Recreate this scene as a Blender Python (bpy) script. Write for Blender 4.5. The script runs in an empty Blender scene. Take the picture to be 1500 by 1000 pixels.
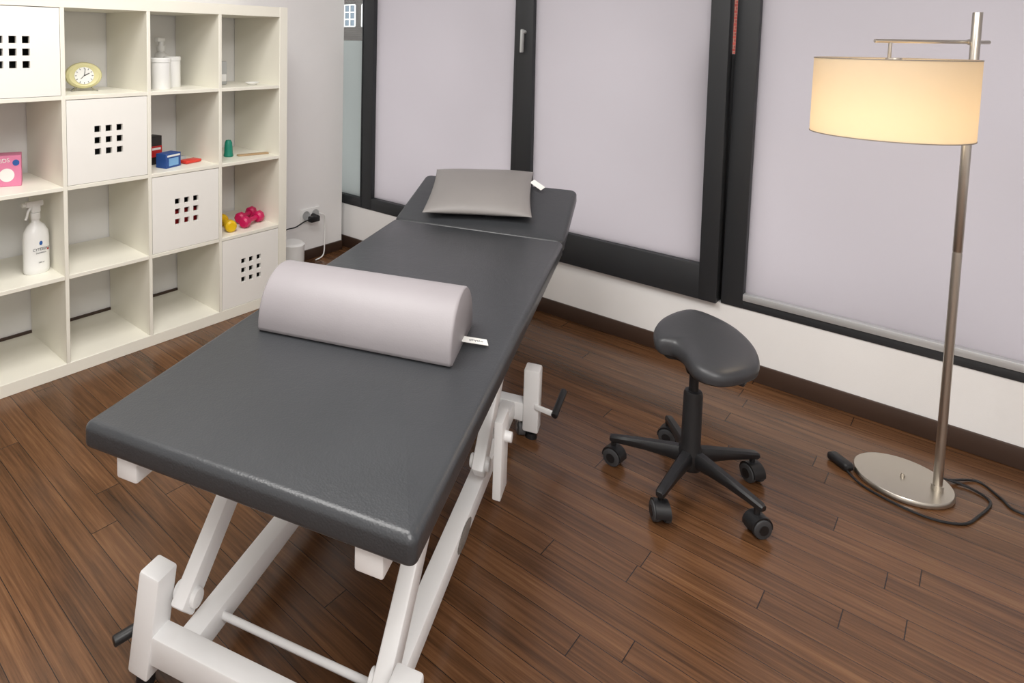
import bpy, bmesh, math, random
from mathutils import Matrix, Vector, Euler
random.seed(4)
scene=bpy.context.scene
COL=scene.collection
# ------------------------------------------------------------------ materials
def lin(c):
    return tuple(((v/255)/12.92 if v/255<=.04045 else (((v/255)+.055)/1.055)**2.4) for v in c)+(1.0,)
class NT:
    def __init__(s,name):
        s.m=bpy.data.materials.new(name); s.m.use_nodes=True; s.t=s.m.node_tree; s.t.nodes.clear()
        s.out=s.t.nodes.new("ShaderNodeOutputMaterial")
    def n(s,typ,**kw):
        nd=s.t.nodes.new(typ)
        for k,v in kw.items(): setattr(nd,k,v)
        return nd
    def l(s,a,b): s.t.links.new(a,b)
    def math(s,op,a,b=None,c=None):
        nd=s.n("ShaderNodeMath",operation=op)
        for i,v in enumerate((a,b,c)):
            if v is None: continue
            if isinstance(v,(int,float)): nd.inputs[i].default_value=v
            else: s.l(v,nd.inputs[i])
        return nd.outputs[0]
def M(name,rgb,rough=.5,metal=0,bump=0,bscale=200,var=0,vscale=8,coat=0,spec=.5,aniso=None):
    k=NT(name); b=k.n("ShaderNodeBsdfPrincipled"); k.l(b.outputs[0],k.out.inputs[0])
    c=lin(rgb); b.inputs["Base Color"].default_value=c; b.inputs["Roughness"].default_value=rough
    b.inputs["Metallic"].default_value=metal; b.inputs["Specular IOR Level"].default_value=spec
    b.inputs["Coat Weight"].default_value=coat
    tc=k.n("ShaderNodeTexCoord")
    nz=k.n("ShaderNodeTexNoise"); nz.inputs["Scale"].default_value=vscale; nz.inputs["Detail"].default_value=4
    k.l(tc.outputs["Object"],nz.inputs["Vector"])
    mx=k.n("ShaderNodeMix",data_type='RGBA'); v=max(var,.02)
    mx.inputs[6].default_value=tuple(x*(1-v) for x in c[:3])+(1,); mx.inputs[7].default_value=tuple(min(1,x*(1+v)) for x in c[:3])+(1,)
    k.l(nz.outputs[0],mx.inputs[0]); k.l(mx.outputs[2],b.inputs["Base Color"])
    if bump:
        n2=k.n("ShaderNodeTexNoise"); n2.inputs["Scale"].default_value=bscale; n2.inputs["Detail"].default_value=3
        k.l(tc.outputs["Object"],n2.inputs["Vector"])
        bp=k.n("ShaderNodeBump"); bp.inputs["Strength"].default_value=bump; bp.inputs["Distance"].default_value=.002
        k.l(n2.outputs[0],bp.inputs["Height"]); k.l(bp.outputs[0],b.inputs["Normal"])
    return k.m
def leather(name,rgb,rough=.42,wr=.35):
    k=NT(name); b=k.n("ShaderNodeBsdfPrincipled"); k.l(b.outputs[0],k.out.inputs[0])
    tc=k.n("ShaderNodeTexCoord"); c=lin(rgb)
    vo=k.n("ShaderNodeTexVoronoi"); vo.inputs["Scale"].default_value=260; k.l(tc.outputs["Object"],vo.inputs["Vector"])
    n1=k.n("ShaderNodeTexNoise"); n1.inputs["Scale"].default_value=22; n1.inputs["Detail"].default_value=6; n1.inputs["Distortion"].default_value=1.2
    k.l(tc.outputs["Object"],n1.inputs["Vector"])
    n3=k.n("ShaderNodeTexNoise"); n3.inputs["Scale"].default_value=3.5; n3.inputs["Detail"].default_value=5; k.l(tc.outputs["Object"],n3.inputs["Vector"])
    h=k.math('ADD',k.math('MULTIPLY',vo.outputs["Distance"],.35),k.math('MULTIPLY',n1.outputs[0],1.0))
    bp=k.n("ShaderNodeBump"); bp.inputs["Strength"].default_value=wr; bp.inputs["Distance"].default_value=.002; k.l(h,bp.inputs["Height"]); k.l(bp.outputs[0],b.inputs["Normal"])
    mx=k.n("ShaderNodeMix",data_type='RGBA'); mx.inputs[6].default_value=tuple(x*.86 for x in c[:3])+(1,); mx.inputs[7].default_value=tuple(x*1.14 for x in c[:3])+(1,)
    k.l(n3.outputs[0],mx.inputs[0]); k.l(mx.outputs[2],b.inputs["Base Color"])
    r=k.math('ADD',k.math('MULTIPLY',n3.outputs[0],.16),rough-.08); k.l(r,b.inputs["Roughness"])
    return k.m
def floor_mat():
    k=NT("walnut_planks"); b=k.n("ShaderNodeBsdfPrincipled"); k.l(b.outputs[0],k.out.inputs[0])
    tc=k.n("ShaderNodeTexCoord"); sx=k.n("ShaderNodeSeparateXYZ"); k.l(tc.outputs["Object"],sx.inputs[0])
    W=.073; L=1.1
    u=k.math('DIVIDE',sx.outputs[0],W); row=k.math('FLOOR',u)
    wn=k.n("ShaderNodeTexWhiteNoise",noise_dimensions='1D'); k.l(row,wn.inputs["W"])
    v=k.math('ADD',k.math('DIVIDE',sx.outputs[1],L),k.math('MULTIPLY',wn.outputs["Value"],7.3)); col=k.math('FLOOR',v)
    cb=k.n("ShaderNodeCombineXYZ"); k.l(row,cb.inputs[0]); k.l(col,cb.inputs[1])
    w2=k.n("ShaderNodeTexWhiteNoise",noise_dimensions='3D'); k.l(cb.outputs[0],w2.inputs["Vector"])
    fu=k.math('FRACT',u); fv=k.math('FRACT',v)
    gu=k.math('MINIMUM',fu,k.math('SUBTRACT',1,fu)); gv=k.math('MINIMUM',fv,k.math('SUBTRACT',1,fv))
    gap=k.math('MAXIMUM',k.math('LESS_THAN',gu,.012),k.math('LESS_THAN',gv,.0010))
    off=k.math('MULTIPLY',w2.outputs["Value"],37.0)
    gc=k.n("ShaderNodeCombineXYZ"); k.l(k.math('ADD',k.math('MULTIPLY',sx.outputs[0],1.0),off),gc.inputs[0]); k.l(k.math('MULTIPLY',sx.outputs[1],.03),gc.inputs[1]); k.l(off,gc.inputs[2])
    g1=k.n("ShaderNodeTexNoise"); g1.inputs["Scale"].default_value=120; g1.inputs["Detail"].default_value=6; g1.inputs["Roughness"].default_value=.7; k.l(gc.outputs[0],g1.inputs["Vector"])
    gc2=k.n("ShaderNodeCombineXYZ"); k.l(k.math('ADD',sx.outputs[0],off),gc2.inputs[0]); k.l(k.math('MULTIPLY',sx.outputs[1],.08),gc2.inputs[1]); k.l(off,gc2.inputs[2])
    g2=k.n("ShaderNodeTexNoise"); g2.inputs["Scale"].default_value=24; g2.inputs["Detail"].default_value=5; g2.inputs["Distortion"].default_value=.8; k.l(gc2.outputs[0],g2.inputs["Vector"])
    f=k.math('ADD',k.math('MULTIPLY',g1.outputs[0],.62),k.math('MULTIPLY',g2.outputs[0],.36))
    f=k.math('ADD',f,k.math('ADD',.05,k.math('MULTIPLY',k.math('SUBTRACT',w2.outputs["Value"],.5),.09)))
    cr=k.n("ShaderNodeValToRGB"); k.l(f,cr.inputs[0]); e=cr.color_ramp.elements
    e[0].position=.33; e[0].color=lin((52,33,20)); e[1].position=.78; e[1].color=lin((134,98,66))
    m_=cr.color_ramp.elements.new(.5); m_.color=lin((88,59,37)); m2=cr.color_ramp.elements.new(.62); m2.color=lin((108,74,48))
    mx=k.n("ShaderNodeMix",data_type='RGBA'); k.l(gap,mx.inputs[0]); k.l(cr.outputs[0],mx.inputs[6]); mx.inputs[7].default_value=lin((30,18,12)); k.l(mx.outputs[2],b.inputs["Base Color"])
    k.l(k.math('ADD',.17,k.math('MULTIPLY',g1.outputs[0],.14)),b.inputs["Roughness"])
    h=k.math('SUBTRACT',k.math('MULTIPLY',g1.outputs[0],.25),gap)
    bp=k.n("ShaderNodeBump"); bp.inputs["Strength"].default_value=.32; bp.inputs["Distance"].default_value=.0015; k.l(h,bp.inputs["Height"]); k.l(bp.outputs[0],b.inputs["Normal"])
    return k.m
def frosted(name,rgb):
    k=NT(name); c=lin(rgb)
    tr=k.n("ShaderNodeBsdfTranslucent"); gl=k.n("ShaderNodeBsdfGlossy"); gl.inputs["Roughness"].default_value=.32; gl.inputs["Color"].default_value=(.8,.8,.8,1)
    tc=k.n("ShaderNodeTexCoord"); nz=k.n("ShaderNodeTexNoise"); nz.inputs["Scale"].default_value=1.1; nz.inputs["Detail"].default_value=1; k.l(tc.outputs["Object"],nz.inputs["Vector"])
    mxc=k.n("ShaderNodeMix",data_type='RGBA'); mxc.inputs[6].default_value=tuple(x*.88 for x in c[:3])+(1,); mxc.inputs[7].default_value=tuple(min(1,x*1.1) for x in c[:3])+(1,)
    k.l(nz.outputs[0],mxc.inputs[0]); k.l(mxc.outputs[2],tr.inputs[0])
    fr=k.n("ShaderNodeFresnel"); fr.inputs[0].default_value=1.4
    ms=k.n("ShaderNodeMixShader"); k.l(fr.outputs[0],ms.inputs[0]); k.l(tr.outputs[0],ms.inputs[1]); k.l(gl.outputs[0],ms.inputs[2]); k.l(ms.outputs[0],k.out.inputs[0])
    return k.m
def clear_glass():
    k=NT("clear_glass"); t=k.n("ShaderNodeBsdfTransparent"); t.inputs[0].default_value=(.93,.95,.94,1); g=k.n("ShaderNodeBsdfGlossy"); g.inputs["Roughness"].default_value=.02
    ms=k.n("ShaderNodeMixShader"); ms.inputs[0].default_value=.05; k.l(t.outputs[0],ms.inputs[1]); k.l(g.outputs[0],ms.inputs[2]); k.l(ms.outputs[0],k.out.inputs[0]); return k.m
def shade_mat():
    k=NT("lamp_shade_fabric"); tr=k.n("ShaderNodeBsdfTranslucent"); tr.inputs[0].default_value=(.95,.86,.72,1)
    d=k.n("ShaderNodeBsdfDiffuse"); d.inputs[0].default_value=lin((232,221,200))
    tc=k.n("ShaderNodeTexCoord"); w=k.n("ShaderNodeTexNoise"); w.inputs["Scale"].default_value=300; k.l(tc.outputs["Object"],w.inputs["Vector"])
    bp=k.n("ShaderNodeBump"); bp.inputs["Strength"].default_value=.15; bp.inputs["Distance"].default_value=.001; k.l(w.outputs[0],bp.inputs["Height"]); k.l(bp.outputs[0],d.inputs["Normal"])
    ms=k.n("ShaderNodeMixShader"); ms.inputs[0].default_value=.5; k.l(tr.outputs[0],ms.inputs[1]); k.l(d.outputs[0],ms.inputs[2]); k.l(ms.outputs[0],k.out.inputs[0]); return k.m
def emis(name,rgb,st):
    k=NT(name); e=k.n("ShaderNodeEmission"); e.inputs[0].default_value=lin(rgb); e.inputs[1].default_value=st; k.l(e.outputs[0],k.out.inputs[0]); return k.m
def brick_mat(name,a,b_,mo):
    k=NT(name); b=k.n("ShaderNodeBsdfPrincipled"); k.l(b.outputs[0],k.out.inputs[0]); b.inputs["Roughness"].default_value=.9
    tc=k.n("ShaderNodeTexCoord"); sx=k.n("ShaderNodeSeparateXYZ"); k.l(tc.outputs["Object"],sx.inputs[0]); cb=k.n("ShaderNodeCombineXYZ"); k.l(sx.outputs[1],cb.inputs[0]); k.l(sx.outputs[2],cb.inputs[1])
    t=k.n("ShaderNodeTexBrick"); t.inputs["Scale"].default_value=2.2; t.inputs["Color1"].default_value=lin(a); t.inputs["Color2"].default_value=lin(b_); t.inputs["Mortar"].default_value=lin(mo); k.l(cb.outputs[0],t.inputs["Vector"]); k.l(t.outputs[0],b.inputs["Base Color"]); return k.m

mWall=M("white_wall_paint",(242,241,240),.85,bump=.12,bscale=350)
mCeil=M("ceiling_paint",(240,240,238),.9)
mSkirt=M("dark_brown_skirting",(62,44,34),.45,bump=.1,bscale=60,var=.15)
mFrame=M("anthracite_window_frame",(44,46,49),.45)
mAlu=M("aluminium_strip",(200,202,204),.4,metal=.5)
mShelf=M("white_shelf_laminate",(241,238,225),.38,var=.01)
mDoor=M("white_door_laminate",(245,243,237),.35)
mPad=leather("anthracite_leatherette",(56,58,61),.35,.34)
mBol=leather("lilac_grey_leatherette",(150,145,148),.5,.12)
mPil=leather("warm_grey_leatherette",(136,132,130),.5,.12)
mSeat=leather("dark_grey_leatherette",(58,59,62),.40,.12)
mWht=M("white_powder_coated_steel",(240,240,240),.32,bump=.06,bscale=90)
mBlk=M("black_plastic",(24,24,26),.42,bump=.08,bscale=400)
mGreyR=M("grey_rubber",(82,82,84),.6)
mWorn=M("worn_grey_patch",(128,122,116),.8,bump=.8,bscale=220,var=.35,vscale=120)
mChr=M("chrome",(200,200,200),.15,metal=1)
mSteel=M("brushed_steel",(204,198,188),.3,metal=1,bump=.05,bscale=500)
mTag=M("white_fabric_tag",(236,236,232),.8)
mPrint=M("dark_grey_print",(70,72,78),.7)
mBlue=M("blue_print",(40,90,160),.5)
mWP=M("white_plastic",(238,238,236),.3)
mGP=M("light_grey_plastic",(180,182,182),.4)
mCream=M("pale_green_cream_plastic",(214,208,158),.35)
mPink=M("pink_card",(222,130,165),.5)
mMag=M("magenta_vinyl",(196,20,88),.4)
mYel=M("yellow_vinyl",(228,186,18),.4)
mRed=M("red_card",(185,28,32),.45)
mBlkCard=M("black_card",(28,26,28),.45)
mBluCard=M("blue_card",(30,72,140),.45)
mCyan=M("pale_blue_card",(120,170,215),.45)
mTeal=M("teal_rubber",(20,130,108),.5)
mBeige=M("beige_wood",(176,148,112),.6)
mShade=shade_mat(); mGlass=frosted("frosted_glass",(230,226,228)); mGlassG=frosted("frosted_glass_pale",(210,214,212)); mClear=clear_glass()
mRim=M("shade_rim_tape",(150,140,128),.6)

# ------------------------------------------------------------------ mesh helpers
def finish(bm,name,mats,ang=38,parent=None,loc=None,rot=None):
    bmesh.ops.recalc_face_normals(bm,faces=bm.faces[:])
    for f in bm.faces: f.smooth=True
    for e in bm.edges:
        if len(e.link_faces)==2 and e.calc_face_angle(0)>math.radians(ang): e.smooth=False
    me=bpy.data.meshes.new(name); bm.to_mesh(me); bm.free()
    if not isinstance(mats,(list,tuple)): mats=[mats]
    for m in mats: me.materials.append(m)
    ob=bpy.data.objects.new(name,me); COL.objects.link(ob)
    if loc is not None: ob.location=loc
    if rot is not None: ob.rotation_euler=rot
    if parent: ob.parent=parent
    return ob
def newbm(): return bmesh.new()
def setmi(bm,verts,mi):
    if mi:
        vs=set(verts)
        for f in bm.faces:
            if all(v in vs for v in f.verts): f.material_index=mi
def box(bm,c,s,R=None,bev=0,seg=2,mi=0):
    mat=Matrix.Translation(Vector(c))@(R.to_4x4() if R else Matrix())@Matrix.Diagonal((s[0],s[1],s[2],1))
    r=bmesh.ops.create_cube(bm,size=1,matrix=mat); vs=r['verts']
    if bev:
        es=list({e for v in vs for e in v.link_edges})
        r2=bmesh.ops.bevel(bm,geom=es,offset=bev,segments=seg,affect='EDGES',profile=.5)
        if mi:
            for f in r2['faces']: f.material_index=mi
            vs=list({v for f in r2['faces'] for v in f.verts})
    setmi(bm,vs,mi)
def box2(bm,a,b,bev=0,mi=0,seg=2):
    box(bm,[(a[i]+b[i])/2 for i in range(3)],[abs(b[i]-a[i]) for i in range(3)],None,bev,seg,mi)
def axisR(d,up=Vector((0,0,1))):
    d=Vector(d).normalized()
    if abs(d.dot(up))>.99: up=Vector((0,1,0))
    x=up.cross(d).normalized(); y=d.cross(x)
    return Matrix((x,y,d)).transposed()
def beam(bm,p1,p2,w,h,bev=.004,mi=0):
    p1=Vector(p1);p2=Vector(p2); d=p2-p1
    box(bm,(p1+p2)/2,(w,h,d.length),axisR(d),bev,2,mi)
def cyl(bm,p1,p2,r1,r2=None,seg=24,mi=0,bev=0):
    p1=Vector(p1);p2=Vector(p2); d=p2-p1
    r2=r1 if r2 is None else r2
    mat=Matrix.Translation((p1+p2)/2)@axisR(d).to_4x4()
    r=bmesh.ops.create_cone(bm,cap_ends=True,segments=seg,radius1=r1,radius2=r2,depth=d.length,matrix=mat)
    vs=r['verts']
    if bev:
        es=[e for e in {e for v in vs for e in v.link_edges} if len(e.link_faces)==2 and e.calc_face_angle(0)>1]
        r3=bmesh.ops.bevel(bm,geom=es,offset=bev,segments=2,affect='EDGES',profile=.5)
        if mi:
            al=set(vs)|{v for f in r3['faces'] for v in f.verts}; vs=[v for v in al if v.is_valid]
        else: vs=[]
    setmi(bm,vs,mi)
def rings(bm,rs,cap0=True,cap1=True,mi=0,closed=True):
    R=[[bm.verts.new(p) for p in ring] for ring in rs]; n=len(R[0])
    for a,b in zip(R,R[1:]):
        for i in range(n if closed else n-1):
            j=(i+1)%n
            f=bm.faces.new((a[i],a[j],b[j],b[i])); f.material_index=mi
    if cap0: f=bm.faces.new(R[0][::-1]); f.material_index=mi
    if cap1: f=bm.faces.new(R[-1]); f.material_index=mi
    return R
def lathe(bm,prof,c=(0,0,0),seg=32,mi=0,sx=1,sy=1,R=None):
    rs=[]
    for r,z in prof:
        ring=[]
        for i in range(seg):
            a=2*math.pi*i/seg; p=Vector((max(r,1e-4)*math.cos(a)*sx,max(r,1e-4)*math.sin(a)*sy,z))
            if R: p=R@p
            ring.append(Vector(c)+p)
        rs.append(ring)
    rings(bm,rs,True,True,mi)
def catmull(P,n=8,closed=False):
    P=[Vector(p) for p in P]; out=[]; N=len(P)
    rng=range(N if closed else N-1)
    for i in rng:
        if closed: a,b,c,d=P[(i-1)%N],P[i],P[(i+1)%N],P[(i+2)%N]
        else: a,b,c,d=P[max(i-1,0)],P[i],P[i+1],P[min(i+2,N-1)]
        for k in range(n):
            t=k/n
            out.append(.5*((2*b)+(c-a)*t+(2*a-5*b+4*c-d)*t*t+(3*b-3*c+d-a)*t**3))
    if not closed: out.append(P[-1])
    return out
def tube(bm,P,r,seg=8,n=8,mi=0,smooth=True):
    pts=catmull(P,n) if smooth else [Vector(p) for p in P]
    rs=[]; prev=None
    for i,p in enumerate(pts):
        d=(pts[min(i+1,len(pts)-1)]-pts[max(i-1,0)]).normalized()
        if prev is None: x=d.orthogonal().normalized()
        else: x=(prev-d*prev.dot(d)).normalized()
        prev=x; y=d.cross(x)
        rs.append([p+(x*math.cos(2*math.pi*k/seg)+y*math.sin(2*math.pi*k/seg))*r for k in range(seg)])
    rings(bm,rs,mi=mi)
def rrect(w,l,rc,n=6,inset=0):
    pts=[]; w2=w/2-inset; l2=l/2-inset; r=max(rc-inset,.002)
    for cx,cy,a0 in ((w2-r,l2-r,0),(-w2+r,l2-r,90),(-w2+r,-l2+r,180),(w2-r,-l2+r,270)):
        for i in range(n+1):
            a=math.radians(a0+90*i/n); pts.append((cx+r*math.cos(a),cy+r*math.sin(a)))
    return pts
def slab(bm,c,w,l,t,rc,re,rb=None,mi=0,T=None,dome=0):
    rb=re*.5 if rb is None else rb; rs=[]
    def ring(inset,z):
        q=[Vector((x+c[0],y+c[1],z+c[2])) for x,y in rrect(w,l,rc,6,inset)]
        return [T@p for p in q] if T else q
    for i in range(5):
        a=math.pi/2*i/4; rs.append(ring(rb*(1-math.sin(a)),-t/2+rb*(1-math.cos(a))))
    for i in range(7):
        a=math.pi/2*i/6; rs.append(ring(re*(1-math.cos(a)),t/2-re+re*math.sin(a)))
    rings(bm,rs,mi=mi)
def empty(name,loc,rotz=0,label=None,cat=None,group=None):
    e=bpy.data.objects.new(name,None); e.empty_display_size=.05; e.location=loc; e.rotation_euler=(0,0,rotz); COL.objects.link(e)
    if label: e["label"]=label
    if cat: e["category"]=cat
    if group: e["group"]=group
    return e
def tag(o,label,cat,group=None):
    o["label"]=label; o["category"]=cat
    if group: o["group"]=group
    return o
def copyobj(o,parent=None,loc=None,rot=None):
    c=o.copy(); COL.objects.link(c)
    if parent: c.parent=parent
    if loc is not None: c.location=loc
    if rot is not None: c.rotation_euler=rot
    return c
def text(name,body,size,mat,parent,M4,align='CENTER'):
    cu=bpy.data.curves.new(name,'FONT'); cu.body=body; cu.size=size; cu.align_x=align; cu.align_y='CENTER'; cu.extrude=.0002; cu.resolution_u=3
    t=bpy.data.objects.new(name,cu); COL.objects.link(t); bpy.context.view_layer.update()
    me=bpy.data.meshes.new_from_object(t.evaluated_get(bpy.context.evaluated_depsgraph_get()))
    bpy.data.objects.remove(t); me.materials.clear(); me.materials.append(mat)
    o=bpy.data.objects.new(name,me); COL.objects.link(o); o.parent=parent; o.matrix_local=M4
    return o
RX90=Matrix.Rotation(math.radians(90),4,'X')

# ------------------------------------------------------------------ room
W=.834; YB=.39; YE=.62; XC=.772; XW=-3.9; YS=-4.9; H=2.65
def struct(bm,name,mats,**k):
    o=finish(bm,name,mats,**k); o["kind"]="structure"; return o
bm=newbm(); box2(bm,(XW,YS,-.1),(W+.2,YE+.1,0)); struct(bm,"floor",floor_mat())
bm=newbm(); box2(bm,(XW,YS,H),(W+.2,YE+.1,H+.1)); struct(bm,"ceiling",mCeil)
bm=newbm(); box2(bm,(XW,YB,0),(XC,YE+.1,H)); struct(bm,"wall_north",mWall)
bm=newbm(); box2(bm,(XC,YE,0),(W+.066,YE+.1,H)); struct(bm,"wall_recess",mWall)
bm=newbm(); box2(bm,(XW-.15,YS,0),(XW,YB,H)); struct(bm,"wall_west",mWall)
bm=newbm(); box2(bm,(XW,YS-.15,0),(W+.2,YS,H)); struct(bm,"wall_south",mWall)
bm=newbm(); box2(bm,(W,YS,0),(W+.2,YE,.28)); box2(bm,(W,YS,2.45),(W+.2,YE,H)); struct(bm,"wall_east",mWall)
bm=newbm(); box2(bm,(W-.012,YS,0),(W,YE,.072),bev=.003); struct(bm,"baseboard_east",mSkirt)
bm=newbm(); box2(bm,(XW,YB-.012,0),(XC,YB,.06),bev=.003); struct(bm,"baseboard_north",mSkirt)
ZT=2.45; ZB=.28
def window(n,y1,y0,st1,st0,rail,glassmat,xf=W-.006,depth=.07,tilt=0,split=None,extra=None):
    e=bpy.data.objects.new("window_%d"%n,None); COL.objects.link(e); e["kind"]="structure"; e.location=(xf,(y1+y0)/2,ZB)
    e.rotation_euler=(0,-math.radians(tilt),0)
    h=ZT-ZB; a=(y1-y0)/2
    bm=newbm()
    box2(bm,(0,a-st1,0),(depth,a,h),bev=.004); box2(bm,(0,-a,0),(depth,-a+st0,h),bev=.004)
    box2(bm,(.001,-a+st0-.002,0),(depth-.001,a-st1+.002,rail),bev=.004); box2(bm,(.001,-a+st0-.002,h-.06),(depth-.001,a-st1+.002,h),bev=.004)
    fr=finish(bm,"window_frame",mFrame,parent=e); fr["kind"]="structure"
    bm=newbm(); 
    if split:
        box2(bm,(depth*.45,-a+st0,rail),(depth*.45+.006,a-st1,split-ZB)); g=finish(bm,"frosted_glass",glassmat,parent=e); g["kind"]="structure"
        bm=newbm(); box2(bm,(depth*.45,-a+st0,split-ZB),(depth*.45+.006,a-st1,h-.06)); g=finish(bm,"clear_glass",mClear,parent=e); g["kind"]="structure"
    else:
        box2(bm,(depth*.45,-a+st0,rail),(depth*.45+.006,a-st1,h-.06)); g=finish(bm,"frosted_glass",glassmat,parent=e); g["kind"]="structure"
    return e
window(1,YE,.275,.02,.012,.06,mGlassG,split=1.33)
window(2,.273,-.828,.085,.042,.075,mGlass)
w3=window(3,-.836,-1.775,.085,.07,.15,mGlass,xf=W-.03,depth=.06,tilt=1.6)
window(4,-1.785,-3.3,.08,.08,.035,mGlass)
window(5,-3.302,YS,.08,.08,.035,mGlass)
bm=newbm(); box2(bm,(W-.012,-3.22,ZB+.035),(W+.02,-1.865,ZB+.062),bev=.002); struct(bm,"trim_1",mAlu)
# dark seal of the fixed frame behind the tilted sash
bm=newbm(); box2(bm,(W+.034,-1.786,ZB),(W+.064,-1.700,1.30),bev=.002); struct(bm,"trim_2",mFrame)
bm=newbm(); box(bm,(W-.047,-.877,1.36),(.008,.024,.075),None,.003); cyl(bm,(W-.05,-.877,1.385),(W-.085,-.877,1.385),.009,seg=16)
beam(bm,(W-.085,-.877,1.398),(W-.082,-.874,1.285),.022,.012,.004)
o=finish(bm,"window_handle",mGP); o.parent=w3; bpy.context.view_layer.update(); o.matrix_parent_inverse=w3.matrix_world.inverted(); o["kind"]="structure"

# outside buildings
def facade(name,x,y0,y1,z1,mat,nwin,lab,ww,wh,zs):
    e=empty(name,(x,(y0+y1)/2,-4),0,lab,"building")
    bm=newbm(); box2(bm,(0,-(y1-y0)/2,0),(2,(y1-y0)/2,z1+4)); finish(bm,"brick_facade",mat,parent=e)
    bm0=newbm(); box2(bm0,(-.03,-ww/2,0),(.02,ww/2,wh)); 
    for yy in (-ww/2,0,ww/2): box2(bm0,(-.08,yy-.045,0),(-.03,yy+.045,wh),mi=1)
    for zz in (0,wh*.33,wh*.66,wh): box2(bm0,(-.09,-ww/2,zz-.035),(-.04,ww/2,zz+.035),mi=1)
    base=finish(bm0,"window_unit",[M("pane_"+name,(120,135,150),.2),mWP],parent=e); first=True
    for zz in zs:
        for i in range(nwin):
            yy=-(y1-y0)/2+1.2+i*((y1-y0)-2.4)/max(1,nwin-1)
            if first: base.location=(0,yy,zz); first=False
            else: copyobj(base,e,(0,yy,zz))
facade("office_building",24,14.2,33.2,7.5,brick_mat("dark_brick",(64,56,52),(84,76,72),(104,100,98)),13,"dark brick building with white sash windows across the street",.85,1.2,(6.1,8.8,3.4))
facade("brick_building",24,-6,12,6.5,brick_mat("red_brick",(110,38,30),(136,50,40),(120,100,84)),7,"red brick building with white windows across the street",1.3,1.8,(3.2,6.4))

# ------------------------------------------------------------------ bookcase
o_,c_,t_=.049,.336,.016
S=1.49; D=.385
def divx(k): return -o_-c_*k-t_*(k-.5)
def brdz(k): return o_+c_*k+t_*(k-.5)
book=empty("bookcase",(-S/2,D/2,0),0,"white cube bookcase with sixteen compartments against the wall","shelf")
bx=S/2; by=-D/2
def B(bm,x0,x1,y0,y1,z0,z1,bev=.0012): box2(bm,(x0+bx,y0+by,z0),(x1+bx,y1+by,z1),bev=bev,seg=1)
bm=newbm()
B(bm,-o_,0,0,D,0,S); B(bm,-S,-S+o_,0,D,0,S); B(bm,-S+o_-.001,-o_+.001,.0005,D-.001,0,o_); B(bm,-S+o_-.001,-o_+.001,.0005,D-.001,S-o_,S)
for k in (1,2,3): B(bm,divx(k)-t_/2,divx(k)+t_/2,.001,D-.002,o_-.001,S-o_+.001)
for k in (1,2,3):
    for j in range(4):
        x1=-o_+.0005-j*(c_+t_); x0=x1-c_-.001
        B(bm,x0,x1,.0018,D-.003,brdz(k)-t_/2,brdz(k)+t_/2)
finish(bm,"shelf_frame",mShelf,parent=book)
def cell(ci,ri):
    x1=-o_-ci*(c_+t_); z0=o_+ri*(c_+t_); return x1-c_,z0
def doormesh():
    bm=newbm(); s=c_-.004; hs=.026; p=.0455; th=.014
    cuts=[-s/2]
    for i in (-1,0,1): cuts+= [i*p-hs/2,i*p+hs/2]
    cuts.append(s/2)
    V={}
    for yy in (0,th):
        for i,x in enumerate(cuts):
            for j,z in enumerate(cuts): V[(yy,i,j)]=bm.verts.new((x,yy,z))
    n=len(cuts); hole=lambda i,j:(i in (1,3,5)) and (j in (1,3,5))
    for i in range(n-1):
        for j in range(n-1):
            if hole(i,j):
                for (a,b) in (((i,j),(i+1,j)),((i+1,j),(i+1,j+1)),((i+1,j+1),(i,j+1)),((i,j+1),(i,j))):
                    bm.faces.new((V[(0,)+a],V[(0,)+b],V[(th,)+b],V[(th,)+a]))
                continue
            for yy in (0,th): bm.faces.new((V[(yy,i,j)],V[(yy,i+1,j)],V[(yy,i+1,j+1)],V[(yy,i,j+1)]))
    for i in range(n-1):
        for j0 in (0,n-1):
            bm.faces.new((V[(0,i,j0)],V[(0,i+1,j0)],V[(th,i+1,j0)],V[(th,i,j0)])); bm.faces.new((V[(0,j0,i)],V[(0,j0,i+1)],V[(th,j0,i+1)],V[(th,j0,i)]))
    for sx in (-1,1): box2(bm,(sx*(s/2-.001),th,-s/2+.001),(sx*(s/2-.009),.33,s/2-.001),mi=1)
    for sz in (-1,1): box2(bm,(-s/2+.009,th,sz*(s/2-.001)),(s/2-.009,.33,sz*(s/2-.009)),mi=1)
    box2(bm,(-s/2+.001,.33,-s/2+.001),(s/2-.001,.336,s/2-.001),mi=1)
    return bm
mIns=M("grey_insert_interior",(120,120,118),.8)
d0=None
for ci,ri in ((0,0),(1,1),(2,2),(3,3)):
    x0,z0=cell(ci,ri); loc=(x0+c_/2+bx,.003+by,z0+c_/2)
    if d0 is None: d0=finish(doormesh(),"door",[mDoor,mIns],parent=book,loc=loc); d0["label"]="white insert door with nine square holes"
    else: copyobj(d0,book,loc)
x0,z0=cell(1,1)
bm=newbm(); box(bm,(0,0,.075),(.24,.06,.15),None,.002,1); tag(finish(bm,"storage_carton",mRed,loc=(x0+c_/2,.075,z0+.010)),"red carton behind the perforated insert door","box")

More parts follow.
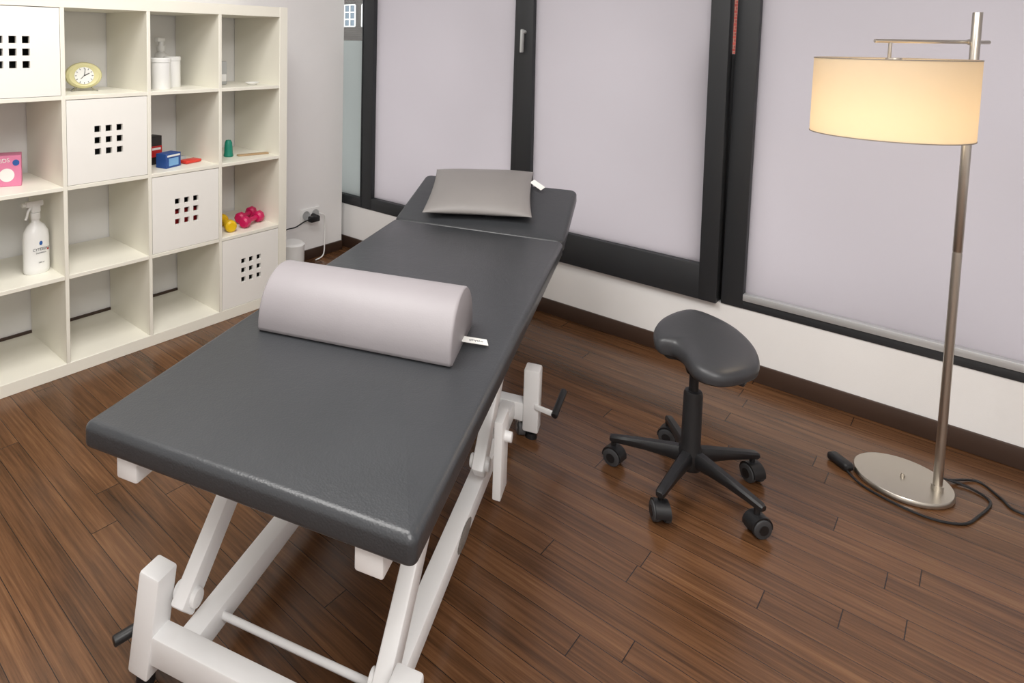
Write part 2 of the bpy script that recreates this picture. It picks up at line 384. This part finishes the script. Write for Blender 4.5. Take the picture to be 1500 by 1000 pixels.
# ---- shelf items
g1=brdz(3)+.008; g2=brdz(2)+.008; g3=brdz(1)+.008
RC=Matrix.Rotation(math.radians(90),3,'X')
e=empty("alarm_clock",(-.937,.20,g1),math.radians(-14),"round cream alarm clock with white dial on a shelf","clock"); e.scale=(1.12,1.12,1.05)
bm=newbm(); lathe(bm,[(0,-.02),(.05,-.02),(.062,-.012),(.066,0),(.062,.012),(.052,.018),(.045,.016),(0,.016)],(0,0,.062),40,sx=1,sy=.80,R=RC); finish(bm,"clock_body",mCream,parent=e)
bm=newbm(); lathe(bm,[(0,.0165),(.034,.0165),(.034,.0185),(0,.0185)],(0,0,.062),32,R=RC); finish(bm,"dial",mTag,parent=e)
bm=newbm()
for i in range(12):
    a=math.radians(30*i); x,z=math.sin(a)*.029,math.cos(a)*.029; box(bm,(x,-.019,.062+z),(.002,.001,.006),Matrix.Rotation(a,3,'Y'))
o=finish(bm,"hour_marks",mPrint,parent=e); o["kind"]="stuff"
bm=newbm(); beam(bm,(0,-.0195,.062),(.018,-.0195,.072),.001,.003,0); beam(bm,(0,-.0195,.062),(.004,-.0195,.09),.001,.002,0); beam(bm,(0,-.0195,.062),(-.012,-.0195,.05),.001,.0015,0); finish(bm,"clock_hand",mBlk,parent=e)
for sx in (-1,1):
    bm=newbm(); tube(bm,[(sx*.025,0,.014),(sx*.035,-.02,.006),(sx*.045,-.03,.0025),(sx*.04,.03,.0025),(sx*.03,.01,.012)],.0018,6,5)
    finish(bm,"wire_foot",mChr,parent=e)
def canister(x,y,h,r,lab):
    e=empty("canister",(x,y,g1),0,lab,"canister","white canisters on the top shelf")
    bm=newbm(); lathe(bm,[(0,0),(r-.002,0),(r,.003),(r,h-.02),(r-.001,h-.019),(0,h-.019)],seg=32); finish(bm,"canister_body",mWP,parent=e)
    bm=newbm(); lathe(bm,[(0,h-.019),(r+.002,h-.019),(r+.002,h-.003),(r-.001,h),(0,h)],seg=32); finish(bm,"lid",mWP,parent=e)
canister(-.630,.115,.138,.043,"white plastic canister with screw lid on a shelf"); canister(-.525,.20,.142,.038,"white plastic canister with screw lid on a shelf")
e=empty("pump_bottle",(-.525,.30,g1),math.radians(200),"white pump dispenser bottle behind two canisters","bottle")
bm=newbm(); lathe(bm,[(0,0),(.032,0),(.034,.004),(.034,.13),(.028,.15),(.014,.16),(.014,.165),(0,.165)]); finish(bm,"bottle_body",mWP,parent=e)
bm=newbm(); cyl(bm,(0,0,.165),(0,0,.190),.021,seg=20); cyl(bm,(0,0,.185),(0,0,.212),.012,seg=12); box(bm,(.008,0,.218),(.050,.026,.020),None,.004); finish(bm,"pump",mWP,parent=e)
e=empty("plug_in_device",(-.27,.20,g1),math.radians(10),"small white and grey plastic device on a shelf","device")
bm=newbm(); box(bm,(0,0,.058),(.068,.05,.116),None,.008,3); finish(bm,"device_body",mGP,parent=e)
bm=newbm(); box(bm,(0,-.0255,.035),(.05,.004,.035),None,.002); finish(bm,"white_panel",mWP,parent=e)
bm=newbm(); lathe(bm,[(0,.001),(.02,.001),(.036,.010),(.038,.014),(.035,.013),(.02,.004),(0,.003)],(0,0,0),28,sy=.7); tag(finish(bm,"dish",mWP,loc=(-.142,.10,g1)),"small shallow white dish on a shelf","dish")
bm=newbm(); tube(bm,[(-.20,.372,1.10),(-.198,.377,1.06),(-.205,.377,1.0),(-.2,.377,.93),(-.203,.377,.86)],.003,6,5); tag(finish(bm,"power_cable",mBlk),"thin black cable hanging behind a compartment","cable")
e=empty("tape_box",(-1.272,.20,g2),math.radians(-20),"pink cardboard box with printed lettering on a shelf","box")
bm=newbm(); box(bm,(0,0,.06),(.16,.085,.12),None,.002,1); finish(bm,"carton",mPink,parent=e)
bm=newbm(); lathe(bm,[(0,0),(.012,0),(.012,.0008),(0,.0008)],(.062,-.043,.092),20,R=RC); finish(bm,"round_logo",mBlue,parent=e)
bm=newbm(); lathe(bm,[(0,0),(.026,0),(.026,.0006),(0,.0006)],(.03,-.043,.045),24,R=RC); finish(bm,"white_panel",mTag,parent=e)
text("lettering","KIDS",.022,mTag,e,Matrix.Translation((.018,-.0435,.100))@Matrix.Rotation(-.12,4,'Y')@RX90)
e=empty("spray_bottle",(-1.165,.13,g3),math.radians(8),"white trigger spray bottle with printed label","bottle"); e.scale=(1,1,1.05)
bm=newbm(); lathe(bm,[(0,0),(.045,0),(.049,.005),(.05,.02),(.05,.135),(.047,.155),(.034,.178),(.017,.192),(.015,.205),(0,.205)],seg=36,sy=.75); finish(bm,"bottle_body",mWP,parent=e)
bm=newbm(); cyl(bm,(0,0,.203),(0,0,.228),.018,seg=24,bev=.002); box(bm,(0,0,.245),(.034,.026,.035),None,.006); beam(bm,(.03,0,.262),(-.038,0,.262),.022,.022,.005); cyl(bm,(-.038,0,.262),(-.052,0,.262),.008,seg=14)
tube(bm,[(-.015,0,.25),(-.028,0,.235),(-.034,0,.215),(-.040,0,.205)],.005,8,4); finish(bm,"spray_head",mWP,parent=e)
def on_bottle(z): return Matrix.Translation((0,-.0385,z))@RX90
text("label_name","CYTESEPT",.0145,mPrint,e,on_bottle(.095))
text("label_line","Desinfektion",.008,mPrint,e,on_bottle(.082)); text("label_line","1000 ml",.007,mPrint,e,on_bottle(.045))
bm=newbm(); lathe(bm,[(0,0),(.008,0),(.008,.0006),(0,.0006)],(0,-.0382,.118),16,R=RC,sx=.8); finish(bm,"label_drop",mBlue,parent=e)
bm=newbm(); box(bm,(.03,-.0325,.09),(.007,.0006,.007)); finish(bm,"label_square",mRed,parent=e)
e=empty("card_box",(-.628,.215,g2),math.radians(14),"black and red printed cardboard box on a shelf","box")
bm=newbm(); box(bm,(0,0,.065),(.08,.06,.13),None,.0015,1); finish(bm,"carton",mBlkCard,parent=e)
bm=newbm(); box(bm,(0,-.031,.06),(.076,.002,.05)); finish(bm,"red_panel",mRed,parent=e); 
bm=newbm(); box(bm,(.005,-.0322,.072),(.05,.0006,.01)); finish(bm,"white_stripe",mTag,parent=e)
e=empty("card_box",(-.60,.105,g2),math.radians(18),"blue cardboard box with white window panel","box")
bm=newbm(); box(bm,(0,0,.032),(.095,.06,.064),None,.0015,1); finish(bm,"carton",mBluCard,parent=e)
bm=newbm(); box(bm,(.0,-.0308,.026),(.06,.0015,.034)); finish(bm,"pale_panel",mCyan,parent=e); bm=newbm(); box(bm,(.0,-.0308,.054),(.08,.0015,.008)); finish(bm,"white_stripe",mTag,parent=e)
bm=newbm(); box(bm,(0,0,.008),(.095,.055,.014),None,.004); tag(finish(bm,"red_packet",[M("red_plastic",(214,60,48),.35)],loc=(-.475,.13,g2),rot=(0,0,math.radians(12))),"flat red plastic packet lying on a shelf","packet")
bm=newbm(); box(bm,(0,0,.010),(.05,.05,.02),None,.004); tag(finish(bm,"small_tray",mGP,loc=(-.48,.22,g2)),"small light grey plastic tray on a shelf","tray")
bm=newbm(); lathe(bm,[(0,0),(.021,0),(.024,.006),(.021,.02),(.020,.045),(.018,.07),(.012,.082),(0,.084)],seg=24); tag(finish(bm,"massage_cup",mTeal,loc=(-.255,.14,g2)),"teal green rubber massage cup standing on a shelf","cup")
bm=newbm(); box(bm,(0,0,.004),(.165,.028,.008),None,.003); tag(finish(bm,"wooden_comb",mBeige,loc=(-.137,.10,g2),rot=(0,0,math.radians(-12))),"flat beige wooden strip lying on a shelf","comb")
def dumbbell(loc,rz,mat,lab,grp,sc=1.0):
    e=empty("dumbbell",loc,rz,lab,"dumbbell",grp); e.scale=(sc,sc,sc)
    bm=newbm(); cyl(bm,(-.04,0,.026),(.04,0,.026),.011,seg=16); finish(bm,"handle",mat,parent=e)
    for s in (-1,1):
        bm=newbm(); lathe(bm,[(0,-.02),(.018,-.02),(.026,-.012),(.027,0),(.026,.012),(.018,.02),(0,.02)],(s*.055,0,.026),8 if mat is mMag else 20,R=Matrix.Rotation(math.radians(90),3,'Y')); finish(bm,"weight",mat,parent=e)
G="small dumbbells in a compartment"
dumbbell((-.150,.09,g3),math.radians(20),mMag,"magenta vinyl hand dumbbell on a shelf",G,1.1)
dumbbell((-.125,.175,g3),math.radians(28),mMag,"magenta vinyl hand dumbbell on a shelf",G,1.1)
dumbbell((-.282,.12,g3),math.radians(75),mYel,"yellow vinyl hand dumbbell on a shelf",G,1.1)
dumbbell((-.262,.28,g3),math.radians(55),mYel,"yellow vinyl hand dumbbell on a shelf",G,1.1)
e=empty("wall_socket",(.50,YB,.275),0,"white double wall socket with a black plug","socket")
bm=newbm(); box(bm,(0,-.005,0),(.150,.010,.078),None,.003); finish(bm,"cover_plate",mWP,parent=e)
for sx in (-.037,.037):
    bm=newbm(); lathe(bm,[(0,0),(.027,0),(.028,.004),(.022,.0035),(.020,.001),(0,.001)],(sx,-.010,0),24,R=RC); finish(bm,"socket_insert",mGP,parent=e)
e=empty("power_plug",(.515,YB-.012,.262),0,"black power plug with cable in the wall socket","plug")
bm=newbm(); cyl(bm,(0,0,0),(0,-.05,0),.021,.016,seg=20,bev=.003); box(bm,(-.02,-.035,-.004),(.07,.035,.035),None,.006); finish(bm,"plug_body",mBlk,parent=e)
bm=newbm(); tube(bm,[(-.05,-.035,-.004),(-.10,-.04,-.006),(-.16,-.03,-.03),(-.22,-.02,-.035),(-.30,-.02,-.06)],.004,6,6); finish(bm,"cable",mBlk,parent=e)
bm=newbm(); tube(bm,[(.56,YB-.02,.275),(.59,YB-.035,.26),(.60,YB-.03,.2),(.59,YB-.04,.1),(.57,YB-.05,.02),(.50,YB-.06,.006)],.004,6,6); tag(finish(bm,"white_cable",mWP),"white cable hanging from the wall socket to the floor","cable")
e=empty("waste_bin",(.265,.27,0),0,"small round white bin beside the bookcase","bin")
bm=newbm(); lathe(bm,[(0,0),(.066,0),(.068,.01),(.07,.155),(.067,.155),(0,.153)],seg=32); finish(bm,"bin_body",mWP,parent=e)
bm=newbm(); lathe(bm,[(0,.154),(.071,.154),(.072,.172),(.06,.182),(0,.184)],seg=32); finish(bm,"lid",mWP,parent=e)

# ------------------------------------------------------------------ treatment table
T0=(-1.598,-1.359,0); TH=-1.229
tab=empty("treatment_table",T0,TH,"height-adjustable treatment table with dark grey padding and white frame","treatment table")
ZTOP=.6146; PW=.6585; PL=1.575; PT=.050
bm=newbm(); slab(bm,(PW/2-.004,PL/2,ZTOP-PT/2),PW+.004,PL,PT,.016,.016,.010); finish(bm,"mattress",mPad,parent=tab)
al=math.radians(15.5); hl=.42
Th=Matrix.Translation((PW/2-.004,PL+.005,ZTOP-.031))@Matrix.Rotation(al,4,'X')
bm=newbm(); slab(bm,(0,hl/2,.004),PW+.004,hl,PT,.028,.014,.010,T=Th); finish(bm,"headrest",mPad,parent=tab)
uL,uR=.085,.575
bm=newbm()
zr=ZTOP-PT-.026
for u in (uL,uR): beam(bm,(u,.018,zr),(u,PL-.05,zr),.05,.05,.005)
for v in (.42,.95,1.40): beam(bm,(uL,v,zr),(uR,v,zr),.05,.04,.004)
for u in (uL+.05,uR-.05):
    p1=Th@Vector((u-PW/2,.0,-.035)); p2=Th@Vector((u-PW/2,hl-.05,-.035)); beam(bm,p1,p2,.03,.025,.003)
beam(bm,(uL+.02,PL-.055,zr),(uR-.02,PL-.055,zr),.03,.03,.003)
finish(bm,"upper_frame",mWht,parent=tab)
bu0,bu1=.125,.530; bz=.094; v0,v1=.140,1.33
bm=newbm()
for u in (bu0,bu1): beam(bm,(u,v0,bz),(u,v1,bz),.045,.052,.005)
for v in (v0-.015,v1): beam(bm,(.05,v,bz-.003),(.60,v,bz-.003),.05,.064,.005)
finish(bm,"base_frame",mWht,parent=tab)
post0=None
for u,v,ta,tl in ((.605,v1,0,0),(.055,v1,0,0),(.030,v0-.022,-.08,.09),(.598,v0-.010,0,-.0)):
    if post0 is None:
        bm=newbm(); box2(bm,(-.026,-.03,.03),(.026,.03,.245),bev=.006); post0=finish(bm,"post",mWht,parent=tab,loc=(u,v,0))
    else: copyobj(post0,tab,(u,v,-.002 if ta else 0),(ta,tl,0))
arm0=None
la=Vector((0,.40,.36))
for u,v in ((.102,.170),(.545,.170),(.102,.86),(.545,.86)):
    if arm0 is None:
        bm=newbm(); beam(bm,-la.normalized()*.030,la,.034,.054,.006); cyl(bm,(-.027,0,0),(.027,0,0),.019,seg=20,bev=.003); arm0=finish(bm,"lift_arm",mWht,parent=tab,loc=(u,v,.176))
    else: copyobj(arm0,tab,(u,v,.176))
for u in (.605,.055):
    bm=newbm(); box2(bm,(u-.010,.79,.13),(u+.012,.87,.345),bev=.003); cyl(bm,(u-.02,.83,.29),(u+.03,.83,.29),.014,seg=16,bev=.002); finish(bm,"pivot_bracket",mWht,parent=tab)
bm=newbm(); cyl(bm,(bu0,.23,.095),(bu1,.23,.095),.008,seg=14); finish(bm,"cross_rod",mWht,parent=tab)
bm=newbm(); lathe(bm,[(0,0),(.023,0),(.024,.0015),(.020,.003),(0,.003)],(bu1+.0225,.68,bz+.002),24,R=Matrix.Rotation(math.radians(90),3,'Y'),sy=2.6); finish(bm,"worn_patch",mWorn,parent=tab)
cas0=None
for u,v in ((.57,v1),(.09,v1),(.50,v0+.01),(.16,v0+.01)):
    if cas0 is None:
        bm=newbm(); cyl(bm,(-.012,0,.026),(.012,0,.026),.026,seg=24,mi=1,bev=.004); box(bm,(0,0,.058),(.03,.035,.012),None,.003)
        for s in (-1,1): box(bm,(s*.016,0,.045),(.003,.03,.04),None,.001)
        cyl(bm,(0,0,.06),(0,0,.078),.012,seg=16)
        cas0=finish(bm,"caster",[mChr,mGreyR],parent=tab,loc=(u,v,0),rot=(0,0,.4))
    else: copyobj(cas0,tab,(u,v,0),(0,0,.4+u))
ft0=None
for u,v in ((.605,v1),(.598,v0-.010),(.032,v0-.022),(.055,v1)):
    if ft0 is None:
        bm=newbm(); cyl(bm,(0,0,0),(0,0,.018),.020,.018,seg=18); cyl(bm,(0,0,.018),(0,0,.05),.010,seg=10); ft0=finish(bm,"leveling_foot",mBlk,parent=tab,loc=(u,v,0))
    else: copyobj(ft0,tab,(u,v,0))
u,v=.63,v1-.03
bm=newbm(); beam(bm,(u-.01,v,.125),(u+.06,v-.02,.125),.012,.016,.003); o=finish(bm,"foot_lever",mWht,parent=tab)
bm=newbm(); cyl(bm,(u+.055,v-.03,.125),(u+.07,v+.09,.155),.0105,seg=16,bev=.003); finish(bm,"pedal_grip",mBlk,parent=o)
u,v=.03,v0-.0
bm=newbm(); beam(bm,(u+.01,v,.095),(u-.030,v+.005,.095),.012,.016,.003); o=finish(bm,"foot_lever",mWht,parent=tab)
bm=newbm(); cyl(bm,(u-.008,v+.018,.102),(u-.048,v-.060,.096),.0108,seg=16,bev=.003); finish(bm,"pedal_grip",mBlk,parent=o)

# bolster
BL=.485; bw=.25; bh=.135
def toW(u,v,z):
    return Matrix.Translation(T0)@Matrix.Rotation(TH,4,'Z')@Vector((u,v,z))
e=empty("bolster",toW(.308,.605,ZTOP+.0005),TH+math.radians(4),"light grey half-round bolster cushion on the treatment table","cushion")
prof=[]
for i in range(29):
    a=math.pi*i/28; prof.append((bw/2*math.cos(a),.012+(bh-.012)*(math.sin(a)**.95)))
prof+= [(-bw/2,.010),(-bw/2+.004,.003),(-bw/2+.012,0),(bw/2-.012,0),(bw/2-.004,.003),(bw/2,.010)]
bm=newbm(); rs=[]
for x,s in ((-BL/2,.95),(-BL/2+.0015,.975),(-BL/2+.004,.992),(-BL/2+.008,1),(0,1),(BL/2-.008,1),(BL/2-.004,.992),(BL/2-.0015,.975),(BL/2,.95)):
    rs.append([Vector((x,y*s,(z-bh*.4)*s+bh*.4 if z>.02 else z)) for y,z in prof])
rings(bm,rs); finish(bm,"bolster_cover",mBol,parent=e)
bm=newbm(); box(bm,(.0,.0,0),(.062,.030,.0012)); 
tg=finish(bm,"fabric_tag",mTag,parent=e,loc=(BL/2+.026,.012,.010),rot=(0,.12,.30)); text("tag_print","physio",.013,mPrint,tg,Matrix.Translation((.004,0,.0008)))
# pillow
def cushion(name,w,l,t,mat,e,loc,rot):
    bm=newbm(); n=26; V={}
    for s in (1,-1):
        for i in range(n+1):
            for j in range(n+1):
                a=-1+2*i/n; b=-1+2*j/n; 
                a2=math.sin(a*math.pi/2); b2=math.sin(b*math.pi/2)
                if s==-1 and (i in (0,n) or j in (0,n)): V[(s,i,j)]=V[(1,i,j)]; continue
                pin=.010
                x=a2*(w/2-pin*(1-b2*b2)); y=b2*(l/2-pin*(1-a2*a2))
                h=((1-abs(a2)**3.2)*(1-abs(b2)**3.2))**.55
                z=s*t/2*h*(1 if s>0 else .75)
                V[(s,i,j)]=bm.verts.new((x,y,z))
    for s in (1,-1):
        for i in range(n):
            for j in range(n): bm.faces.new((V[(s,i,j)],V[(s,i+1,j)],V[(s,i+1,j+1)],V[(s,i,j+1)]))
    return finish(bm,name,mat,ang=80,parent=e,loc=loc,rot=rot)
vc=1.82-PL; hc=Th@Vector((.292-PW/2,vc/math.cos(al),.004+PT/2+.032))
e=empty("pillow",toW(hc.x,hc.y,hc.z),0,"flat warm grey pillow resting on the raised headrest","pillow")
e.rotation_euler=(Matrix.Rotation(TH,3,'Z')@Matrix.Rotation(al,3,'X')@Matrix.Rotation(math.radians(9),3,'Z')).to_euler()
cushion("pillow_cover",.425,.39,.084,mPil,e,(0,0,0),(0,0,0))
bm=newbm(); box(bm,(0,0,0),(.06,.026,.0012)); finish(bm,"fabric_tag",mTag,parent=e,loc=(.230,.075,.0),rot=(.2,.25,-.7))

# ------------------------------------------------------------------ stool
sc=Vector((-.02,-1.945,0))
st=empty("saddle_stool",sc,0,"dark grey saddle stool with black five-spoke base on casters","stool")
out=[(-.007,-1.819),(.072,-1.825),(.153,-1.871),(.166,-1.948),(.145,-2.021),(.086,-2.079),(.004,-2.106),(-.065,-2.093),(-.132,-2.058),(-.153,-2.017),(-.142,-1.977),(-.086,-1.930),(-.064,-1.893),(-.071,-1.850)]
pts=catmull([(x-sc.x,y-sc.y,0) for x,y in out],6,True)
cen=Vector((.035,-.01,0)); ax=Vector((.87,.49,0))
def sz(p):
    s=(p-Vector((.02,-.005,0))).dot(ax); t=(p-Vector((.02,-.005,0))).dot(Vector((-.49,.87,0)))
    return .444+.15*s+.35*s*s-.25*t*t
bm=newbm(); rs=[]
for sc_,dz in ((.80,-.040),(.93,-.038),(.985,-.030),(1.0,-.018),(.995,-.008),(.97,.000),(.92,.006),(.82,.011),(.65,.014),(.45,.015),(.25,.015),(.08,.015)):
    rs.append([Vector(((p-cen)*sc_+cen).to_tuple()[:2]+(sz((p-cen)*sc_+cen)+dz,)) for p in pts])
rings(bm,rs); finish(bm,"seat",mSeat,parent=st)
bm=newbm(); rs=[]
for sc_,dz in ((.55,-.058),(.78,-.052),(.84,-.044),(.84,-.036)):
    rs.append([Vector(((p-cen)*sc_+cen).to_tuple()[:2]+(sz((p-cen)*sc_+cen)+dz,)) for p in pts])
rings(bm,rs); finish(bm,"seat_shell",mBlk,parent=st)
bm=newbm(); lathe(bm,[(0,.06),(.03,.06),(.036,.075),(.034,.115),(.027,.135),(.026,.29),(.023,.30),(.014,.302),(0,.302)],seg=28); finish(bm,"column",mBlk,parent=st)
bm=newbm(); cyl(bm,(0,0,.30),(0,0,.385),.013,seg=18); cyl(bm,(0,0,.355),(0,0,.40),.022,.035,seg=20); finish(bm,"gas_lift",mBlk,parent=st)
bm=newbm(); beam(bm,(.01,-.02,.375),(.02,-.10,.365),.012,.008,.003); box(bm,(.022,-.112,.362),(.03,.035,.010),None,.004); finish(bm,"height_lever",mBlk,parent=st)
leg0=cas1=None
for k in range(5):
    a=math.radians(34+72*k)
    if leg0 is None:
        bm=newbm(); rs=[]
        for x,z,w,h in ((.015,.098,.034,.05),(.06,.098,.033,.04),(.12,.094,.029,.03),(.18,.088,.026,.024),(.220,.083,.024,.020),(.227,.082,.018,.014)):
            rs.append([Vector((x,y*w/2,z+zz*h/2)) for y,zz in ((-1,-.6),(-.7,-1),(.7,-1),(1,-.6),(1,.5),(.6,1),(-.6,1),(-1,.5))])
        rings(bm,rs); leg0=finish(bm,"leg",mBlk,parent=st,rot=(0,0,a))
        bm=newbm()
        for s in (-1,1): cyl(bm,(0,s*.008,.027),(0,s*.024,.027),.027,seg=28,mi=1,bev=.004); cyl(bm,(0,s*.024,.027),(0,s*.0255,.027),.014,seg=18,mi=0)
        pr=[Vector((math.cos(math.radians(q))*.031,0,.029+math.sin(math.radians(q))*.031)) for q in range(-10,191,20)]
        rs=[]
        for s in (-.020,.020): rs.append([p+Vector((0,s,0)) for p in pr]+[Vector((p.x*.86,s,.029+(p.z-.029)*.86)) for p in pr[::-1]])
        rings(bm,rs); cyl(bm,(.004,0,.055),(.004,0,.082),.008,seg=14)
        cas1=finish(bm,"caster",[mBlk,M("dark_grey_tread",(58,58,60),.6)],parent=st,loc=(.215*math.cos(a),.215*math.sin(a),0),rot=(0,0,a+1.0))
    else:
        copyobj(leg0,st,(0,0,0),(0,0,a)); copyobj(cas1,st,(.212*math.cos(a),.212*math.sin(a),0),(0,0,random.uniform(0,6.28)))

# ------------------------------------------------------------------ floor lamp
LP=Vector((.475,-2.485,0)); BC=Vector((.473,-2.405,0)); SCn=Vector((.317,-2.322,0))
lamp=empty("floor_lamp",LP,0,"brushed steel floor lamp with lit cream drum shade","lamp")
b=BC-LP; s_=SCn-LP; dr=s_.normalized()
bm=newbm(); lathe(bm,[(0,0),(.118,0),(.122,.004),(.122,.014),(.119,.018),(0,.019)],b,64); finish(bm,"base",mSteel,parent=lamp)
bm=newbm(); cyl(bm,b+Vector((0,0,.018)),b+Vector((0,0,.026)),.006,seg=16); cyl(bm,b+Vector((0,0,.026)),b+Vector((0,0,.03)),.004,seg=12); finish(bm,"base_screw",mSteel,parent=lamp)
bm=newbm(); cyl(bm,(0,0,.015),(0,0,.74),.0115,seg=24); cyl(bm,(0,0,.74),(0,0,.745),.0108,seg=24); cyl(bm,(0,0,.745),(0,0,1.437),.0115,seg=24,bev=.001); cyl(bm,(0,0,.018),(0,0,.032),.015,seg=24); finish(bm,"pole",mSteel,parent=lamp)
zc=1.353
off=Vector((dr.y,-dr.x,0))*.016
bm=newbm(); cyl(bm,off-dr*.055+Vector((0,0,zc)),off+s_+dr*.045+Vector((0,0,zc)),.0055,seg=16,bev=.001); cyl(bm,Vector((0,0,zc)),off*1.2+Vector((0,0,zc)),.009,seg=16); finish(bm,"crossbar",mSteel,parent=lamp)
bm=newbm(); cyl(bm,s_+off+Vector((0,0,zc)),s_+off+Vector((0,0,1.29)),.0045,seg=12); cyl(bm,s_+Vector((0,0,1.275)),s_+Vector((0,0,1.305)),.022,.018,seg=24)
for k in range(3):
    a=math.radians(40+120*k); cyl(bm,s_+Vector((0,0,1.29)),s_+Vector((.183*math.cos(a),.183*math.sin(a),1.298)),.002,seg=8)
cyl(bm,s_+Vector((0,0,1.23)),s_+Vector((0,0,1.28)),.018,seg=20)
finish(bm,"shade_holder",mSteel,parent=lamp)
RS=.186
bm=newbm(); rs=[]
for r,z in ((RS,1.084),(RS,1.303),(RS-.002,1.303),(RS-.002,1.084),(RS,1.084)):
    rs.append([s_+Vector((r*math.cos(2*math.pi*i/96),r*math.sin(2*math.pi*i/96),z)) for i in range(96)])
rings(bm,rs,False,False); bmesh.ops.remove_doubles(bm,verts=bm.verts[:],dist=1e-5); finish(bm,"lamp_shade",mShade,parent=lamp)
for z0,z1 in ((1.0832,1.0862),(1.3008,1.3038)):
    bm=newbm(); rs=[]
    for r,z in ((RS+.0008,z0),(RS+.0008,z1),(RS-.0028,z1),(RS-.0028,z0),(RS+.0008,z0)): rs.append([s_+Vector((r*math.cos(2*math.pi*i/96),r*math.sin(2*math.pi*i/96),z)) for i in range(96)])
    rings(bm,rs,False,False)
    bmesh.ops.remove_doubles(bm,verts=bm.verts[:],dist=1e-5); finish(bm,"shade_rim",mRim,parent=lamp)
bm=newbm(); lathe(bm,[(0,1.14),(.016,1.145),(.028,1.165),(.03,1.18),(.026,1.2),(.016,1.22),(.014,1.23),(0,1.23)],s_,24); finish(bm,"bulb",emis("lit_bulb",(255,214,150),6),parent=lamp)
ld=bpy.data.lights.new("bulb_light",'POINT'); ld.energy=2.6; ld.color=(1,.83,.6); ld.shadow_soft_size=.035
lo=bpy.data.objects.new("bulb_light",ld); COL.objects.link(lo); lo.location=SCn+Vector((0,0,1.115))
e=empty("lamp_cable",(.42,-2.27,0),0,"black lamp cable with foot switch lying on the floor","cable")
def off_(P): return [(x-.42,y+2.27,z) for x,y,z in P]
bm=newbm(); tube(bm,off_([(.565,-2.49,.012),(.58,-2.55,.006),(.54,-2.60,.004),(.43,-2.575,.004),(.36,-2.545,.004),(.325,-2.48,.004),(.33,-2.40,.004),(.36,-2.32,.004),(.42,-2.265,.008)]),.0035,8,10)
tube(bm,off_([(.575,-2.51,.010),(.64,-2.57,.004),(.59,-2.62,.004),(.545,-2.65,.004),(.56,-2.70,.004),(.66,-2.72,.004),(.74,-2.78,.004),(.78,-2.95,.004)]),.0035,8,10)
finish(bm,"cord",mBlk,parent=e)
bm=newbm(); box(bm,off_([(.435,-2.255,.014)])[0],(.075,.035,.026),Matrix.Rotation(.9,3,'Z'),.010,3); finish(bm,"foot_switch",mBlk,parent=e)

# ------------------------------------------------------------------ lighting
def area(name,loc,rot,sx,sy,e,col=(1,1,1)):
    l=bpy.data.lights.new(name,'AREA'); l.shape='RECTANGLE'; l.size=sx; l.size_y=sy; l.energy=e; l.color=col
    o=bpy.data.objects.new(name,l); COL.objects.link(o); o.location=loc; o.rotation_euler=rot; return o
area("ceiling_light",(-1.3,-1.2,2.6),(0,0,0),1.2,1.2,50,(1,.98,.95))
area("ceiling_light",(-2.2,-3.2,2.6),(0,0,0),1.4,1.4,72,(1,.98,.95))
w=bpy.data.worlds.new("sky"); scene.world=w; w.use_nodes=True
bg=w.node_tree.nodes["Background"]; bg.inputs[0].default_value=(.99,.988,1,1); bg.inputs[1].default_value=1.8
scene.view_settings.view_transform='Standard'; scene.view_settings.look='None'

# ------------------------------------------------------------------ camera
yaw,pit,rol=.7946,.07544,.01421
fw=Vector((math.sin(yaw)*math.cos(pit),math.cos(yaw)*math.cos(pit),-math.sin(pit)))
r0=Vector((math.cos(yaw),-math.sin(yaw),0)); u0=r0.cross(fw)
r=r0*math.cos(rol)+u0*math.sin(rol); u=-r0*math.sin(rol)+u0*math.cos(rol)
cd=bpy.data.cameras.new("camera"); cam=bpy.data.objects.new("camera",cd); COL.objects.link(cam)
cam.matrix_world=Matrix.Translation((-2.078,-2.534,1.334))@Matrix((r,u,-fw)).transposed().to_4x4()
cd.sensor_width=36; cd.lens=953.5/1500*36; cd.shift_x=(750-523.6)/1500; cd.shift_y=(130.8-500)/1500
cd.clip_start=.02
scene.camera=cam
